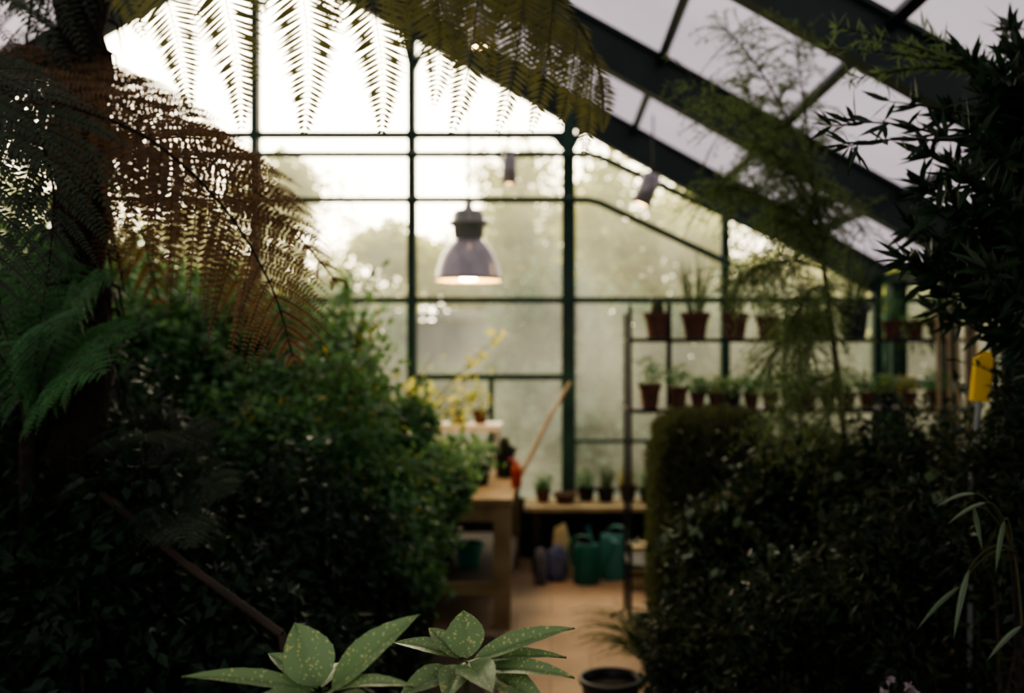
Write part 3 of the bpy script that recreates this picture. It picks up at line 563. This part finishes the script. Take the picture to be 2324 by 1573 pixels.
# narrow leaved evergreen on the right
mb=MB(); base=np.array((W(2450,0,2.5)[0],2.5,.09)); trunk=bez([base,W(2450,900,2.5),W(2400,500,2.5),W(2320,150,2.5)],24); mb.tube(trunk,np.linspace(.022,.010,24),'bark',8)
tk=lambda t: along(trunk,t)[0]
def branch(pts,n,l,w,mat='ole',r0=.005,t0=.15):
    mb.tube(pts,np.linspace(r0,.0015,len(pts)),'bark',5); t=rng.uniform(t0,1,n); t=np.append(t,np.full(6,1.0)); k=len(t); p,d=along(pts,t)
    mb.leaves(TO,p,d*.7+rv(k)*.85+np.array((0,0,.12)),rv(k)+np.array((0,-.4,.7)),l*rng.uniform(.6,1.15,k),w*rng.uniform(.8,1.2,k),mat)
ends=[(2290,60),(2195,130),(2320,120),(2230,210),(2160,260),(2310,260),(2110,350),(2250,340),(2180,400),(2330,380),(2090,420),(2220,480),(2300,500),(2070,520),(2160,560),(2060,590),(2240,610),(2100,640),(2320,630),(2350,200),(2390,320),(2400,520),(2130,480),(2270,420),(2200,300),(2280,170),(2340,560),(2120,600),(2260,560),(2250,260),(2300,340),(2200,540),(2180,640),(2280,620),(2360,660),(2380,760),(2250,660),(2120,700),(2200,700),(2320,740),(2340,840),(2350,930),(2300,430),(2250,440),(2170,470),(2310,560),(2210,600)]
for ex,ey in ends:
    t0=min(.98,max(.5,1-(ey+60)/1450)); s_=tk(t0); e_=W(ex,ey,2.5+rng.uniform(-.35,.35))
    branch(bez([s_,(s_+e_)/2+np.array((0,0,-.02)),e_],10),70,.085,.018)
branch(bez([tk(.8),W(2150,340,2.4),W(2100,250,2.4),W(1890,285,2.4)],14),34,.085,.014,r0=.006,t0=.4)
branch(bez([tk(.85),W(2150,240,2.5),W(2020,230,2.5)],10),26,.08,.013)
branch(bez([tk(.85),W(2180,330,2.3),W(2010,300,2.3),W(1930,330,2.3)],12),18,.08,.013,t0=.4)
for en in ((1880,110),(1960,90),(2060,120),(1930,180),(2010,170),(1900,60),(2090,60)):
    branch(bez([tk(.95),W(2160,120,2.8),W(en[0],en[1],2.8)],12),50,.055,.007,'wisp',.004)
mb.build('narrow_leaved_evergreen')
# drooping pale leaves, bottom right
def bleaf(mb,p0,p1,w,face,curl=.06,fold=.25,mat='aucuba',K=22,J=9,serr=True):
    L=np.linalg.norm(p1-p0); d=nrm(p1-p0); n=nrm(np.array(face,float)); x=nrm(np.cross(d,n)); n=np.cross(x,d); V=[]
    for i in range(K):
        t=i/(K-1); prof=math.sin(math.pi*t**.85)**.8*(1-.25*t) if 0<t<1 else 0
        if t>.88: prof*=max(0,(1-t)/.12)**.3
        ser=1+(.05*(abs((t*14)%1-.5)*2-.5)*(t>.4) if serr else 0)
        for j in range(J):
            s=(j/(J-1)*2-1); hw=w/2*prof*ser
            V.append(p0+d*L*t+x*s*hw+n*(abs(s)**1.2*hw*fold*1.3+curl*L*math.sin(math.pi*t)+.012*hw*math.sin(t*30+s*2) - .004*(1-min(1,abs(s)*6))))
    F=[(i*J+j,i*J+j+1,(i+1)*J+j+1,(i+1)*J+j) for i in range(K-1) for j in range(J-1)]
    mb.add(V,F,mat,True)
mb=MB(); b=np.array((W(2290,0,2.4)[0],2.4,.09)); hub=W(2300,1250,2.4); mb.tube(bez([b,(b+hub)/2+np.array((.04,0,0)),hub],10),.010,'bark',6)
for st,en,w in (((2200,1290),(2165,1450),.015),((2180,1330),(2080,1430),.013),((2215,1120),(2125,1150),.012),((2240,1140),(2150,1190),.012),((2280,1180),(2260,1300),.013),((2320,1420),(2240,1500),.014),((2210,1150),(2230,1250),.012)):
    p=W(*st,2.35); q=W(*en,2.28); mb.tube(bez([hub,(hub+p)/2+np.array((0,0,.06)),p],8),.003,'stem',4); bleaf(mb,p,q,w,(-.4,-.7,.6),.08,.3,'pale',12,5,False)
mb.build('drooping_leaved_plant')
mb=MB(); b=np.array((W(1400,0,4.6)[0]+.2,4.5,.09))
for i in range(120):
    e=W(rng.uniform(1290,1520),rng.uniform(1380,1500),4.3+rng.uniform(-.1,.3)); mid=(b+e)/2; mid[2]=max(b[2],e[2])+.08; mb.tube(bez([b,mid,e],7),np.linspace(.003,.001,7),'wisp',3,False)
mb.build('grass_tuft')
mb=MB(); b=W(2035,1562,2.4)
for i in range(6): c=b+rng.normal(size=3)*np.array((.022,.015,.010)); mb.leaves(TO,np.repeat(c[None],6,0),rv(6)+np.array((0,-.3,.3)),rv(6),.018,.013,'petal'); mb.tube(bez([(b[0],2.45,.09),(b+c)/2-np.array((0,0,.3)),c],6),.002,'stem',4)
mb.build('pale_flower')
# ------------------------------------------------------------------ foreground spotted laurel
def px2m(p,D): return p/FPX*D
A=1.38
mb=MB(); c=W(738,1562,A)
for a,b,D1,w,face,fo in (((728,1556),(668,1412),A+.03,130,(.1,-1,.55),.18),((752,1562),(953,1393),A-.03,88,(-.35,-.9,.75),.25),((722,1562),(607,1482),A+.06,62,(.3,-.7,.8),.3),
    ((715,1568),(411,1535),A-.05,62,(0,-.45,1),.2),((745,1568),(938,1556),A-.1,52,(0,-.5,1),.25),((735,1575),(700,1640),A-.2,80,(0,-.6,1),.2),((760,1580),(860,1650),A-.15,80,(0,-.6,1),.2),((730,1560),(790,1500),A+.12,60,(-.2,-.5,1),.2),((720,1580),(560,1600),A-.12,60,(0,-.5,1),.2)):
    bleaf(mb,W(*a,A),W(*b,D1),px2m(w,A),face,.05,fo)
mb.tube(bez([(c[0]+.02,A+.04,.09),(c[0]-.03,A+.05,.6),c],14),np.linspace(.010,.005,14),'stem',8)
c0=np.array((c[0],A+.04,0))
B=1.5; c=W(1062,1500,B)
for a,b,D1,w,face,fo in (((1060,1494),(1052,1384),B+.05,100,(0,-1,.6),.18),((1045,1496),(972,1424),B+.06,56,(.3,-.8,.7),.25),((1072,1500),(1303,1424),B-.04,62,(-.15,-.7,1),.25),
    ((1048,1492),(892,1458),B+.08,55,(.1,-.6,1),.25),((1058,1502),(1118,1572),B-.14,92,(.1,-.9,.9),.15),((1080,1498),(1285,1490),B-.02,42,(0,-.5,1),.25),((1095,1520),(1303,1536),B-.1,56,(0,-.6,1),.25),
    ((1045,1510),(1010,1590),B-.1,80,(0,-.8,.9),.2),((1030,1520),(905,1580),B-.1,70,(.2,-.7,1),.2),((1100,1530),(1240,1600),B-.12,80,(0,-.7,1),.2)):
    bleaf(mb,W(*a,B),W(*b,D1),px2m(w,B),face,.05,fo)
mb.tube(bez([(c0[0]+.02,A+.06,.09),(c[0]-.05,B,.5),c],14),np.linspace(.010,.005,14),'stem',8)
mb.build('spotted_laurel')
# ------------------------------------------------------------------ outside
def tree(name,D,trunkpx,blobs,n,l,mat):
    mb=MB(); b=np.array((W(trunkpx,0,D)[0],D,-.1))
    for (px,py,dd,r) in blobs:
        c=W(px,py,D+dd); mb.tube(bez([b,(b+c)/2+rng.normal(size=3)*.3,c],8),np.linspace(.12,.03,8),'twig',6)
        for k in range(14):
            u=rv(1)[0]; clump(mb,c+u*r*rng.uniform(.3,.95),np.array((1,1,.8))*r*.42,int(n/14/len(blobs)),l,l*.55,mat,T4,fill=.1,zmin=.2,tail=.8)
    return mb.build(name)
tree('garden_tree',14,650,[(610,560,0,1.1),(640,440,0,.5),(700,640,0,.9),(560,700,1,1.1),(850,640,1,.8),(870,570,1,.4)],14000,.13,'out1')
tree('garden_tree',15,1180,[(1180,430,0,.75),(1130,560,0,.9),(1250,520,0,.9),(1000,650,1,.8),(1200,650,0,1.0),(1080,640,0,.8),(950,600,1,.4)],15000,.13,'out1')
tree('garden_tree',13,1500,[(1380,480,0,.7),(1500,560,0,.9),(1420,640,0,.9),(1600,620,0,.8),(1330,600,1,.8),(1580,500,2,.6)],14000,.13,'out1')
tree('garden_tree',12,1850,[(1750,640,0,.8),(1880,680,0,.8),(2050,660,0,.9),(1950,600,1,.6),(2200,600,0,1.0),(2300,750,-3,1.2)],12000,.12,'out1')
tree('garden_tree',14,200,[(150,560,0,1.2),(350,600,0,1.2),(0,500,0,1.2),(450,680,1,1.0),(250,700,0,1.2)],10000,.14,'out1')
mb=MB(); shrub(mb,[(x,860,20,1.9,.8,1.9) for x in range(-400,2900,190)],42000,.22,.14,'out2',sub=22,subr=.45,z0=-.1); mb.build('tree_line')
mb=MB(); shrub(mb,[(200,860,10.5,1.3,.5,.8),(700,860,10.5,1.2,.5,.8),(1020,930,11.5,.9,.5,.45),(1240,810,10.5,.55,.5,.8),(1450,860,10,.8,.5,.9),(1700,860,10,.8,.5,.9),(1250,1000,9.5,.9,.5,.6),(1900,900,10,.9,.5,.8),(2250,850,9,.9,.9,1.0),(1000,1060,9.6,.7,.4,.4)],60000,.10,.07,'out2',sub=24,subr=.4,z0=-.1); mb.build('hedgerow')
mb=MB(); a=W(940,700,12.4); b=W(1118,850,12.4)
mb.box((a[0]-.4,12.4,-.1),(b[0],13.2,a[2]-.15),'shed'); mb.beam(((a[0]-.4+b[0])/2,12.3,a[2]-.1),((a[0]-.4+b[0])/2,13.3,a[2]-.05),b[0]-a[0]+.55,.07,'shed')
for i in range(9): x=a[0]-.38+i*(b[0]-a[0]+.38)/9; mb.box((x,12.38,-.1),(x+.02,12.4,a[2]-.15),'shed')
mb.build('garden_shed')
# ------------------------------------------------------------------ light and camera
w=bpy.data.worlds.new('World'); bpy.context.scene.world=w; w.use_nodes=True; nt=w.node_tree; nt.nodes.clear(); L=nt.links
o=N(nt,'ShaderNodeOutputWorld'); bg=N(nt,'ShaderNodeBackground'); tc=N(nt,'ShaderNodeTexCoord')
sd=nrm((-.29,1,.30)); dt=N(nt,'ShaderNodeVectorMath',operation='DOT_PRODUCT'); L.new(tc.outputs['Generated'],dt.inputs[0]); dt.inputs[1].default_value=tuple(sd)
mxm=N(nt,'ShaderNodeMath',operation='MAXIMUM'); L.new(dt.outputs['Value'],mxm.inputs[0]); mxm.inputs[1].default_value=0
pw=N(nt,'ShaderNodeMath',operation='POWER'); L.new(mxm.outputs[0],pw.inputs[0]); pw.inputs[1].default_value=5
sc=N(nt,'ShaderNodeVectorMath',operation='SCALE'); sc.inputs[0].default_value=(17,14.2,9.9); L.new(pw.outputs[0],sc.inputs['Scale'])
ad=N(nt,'ShaderNodeVectorMath',operation='ADD'); ad.inputs[0].default_value=(1.12,1.10,1.14); L.new(sc.outputs[0],ad.inputs[1])
L.new(ad.outputs[0],bg.inputs[0]); bg.inputs[1].default_value=1; L.new(bg.outputs[0],o.inputs[0])
cam=bpy.data.cameras.new('camera'); co=bpy.data.objects.new('camera',cam); bpy.context.scene.collection.objects.link(co)
co.location=(0,0,EYE); co.rotation_euler=(math.pi/2,0,0); cam.lens=35; cam.sensor_width=36; cam.shift_x=-(HX-1162)/2324; cam.clip_start=.02
cam.dof.use_dof=True; cam.dof.focus_distance=1.7; cam.dof.aperture_fstop=2.2
bpy.context.scene.camera=co
sc_=bpy.context.scene; sc_.view_settings.view_transform='AgX'; sc_.view_settings.exposure=.15
try: sc_.view_settings.look='AgX - Medium High Contrast'
except Exception as ex: print(ex)
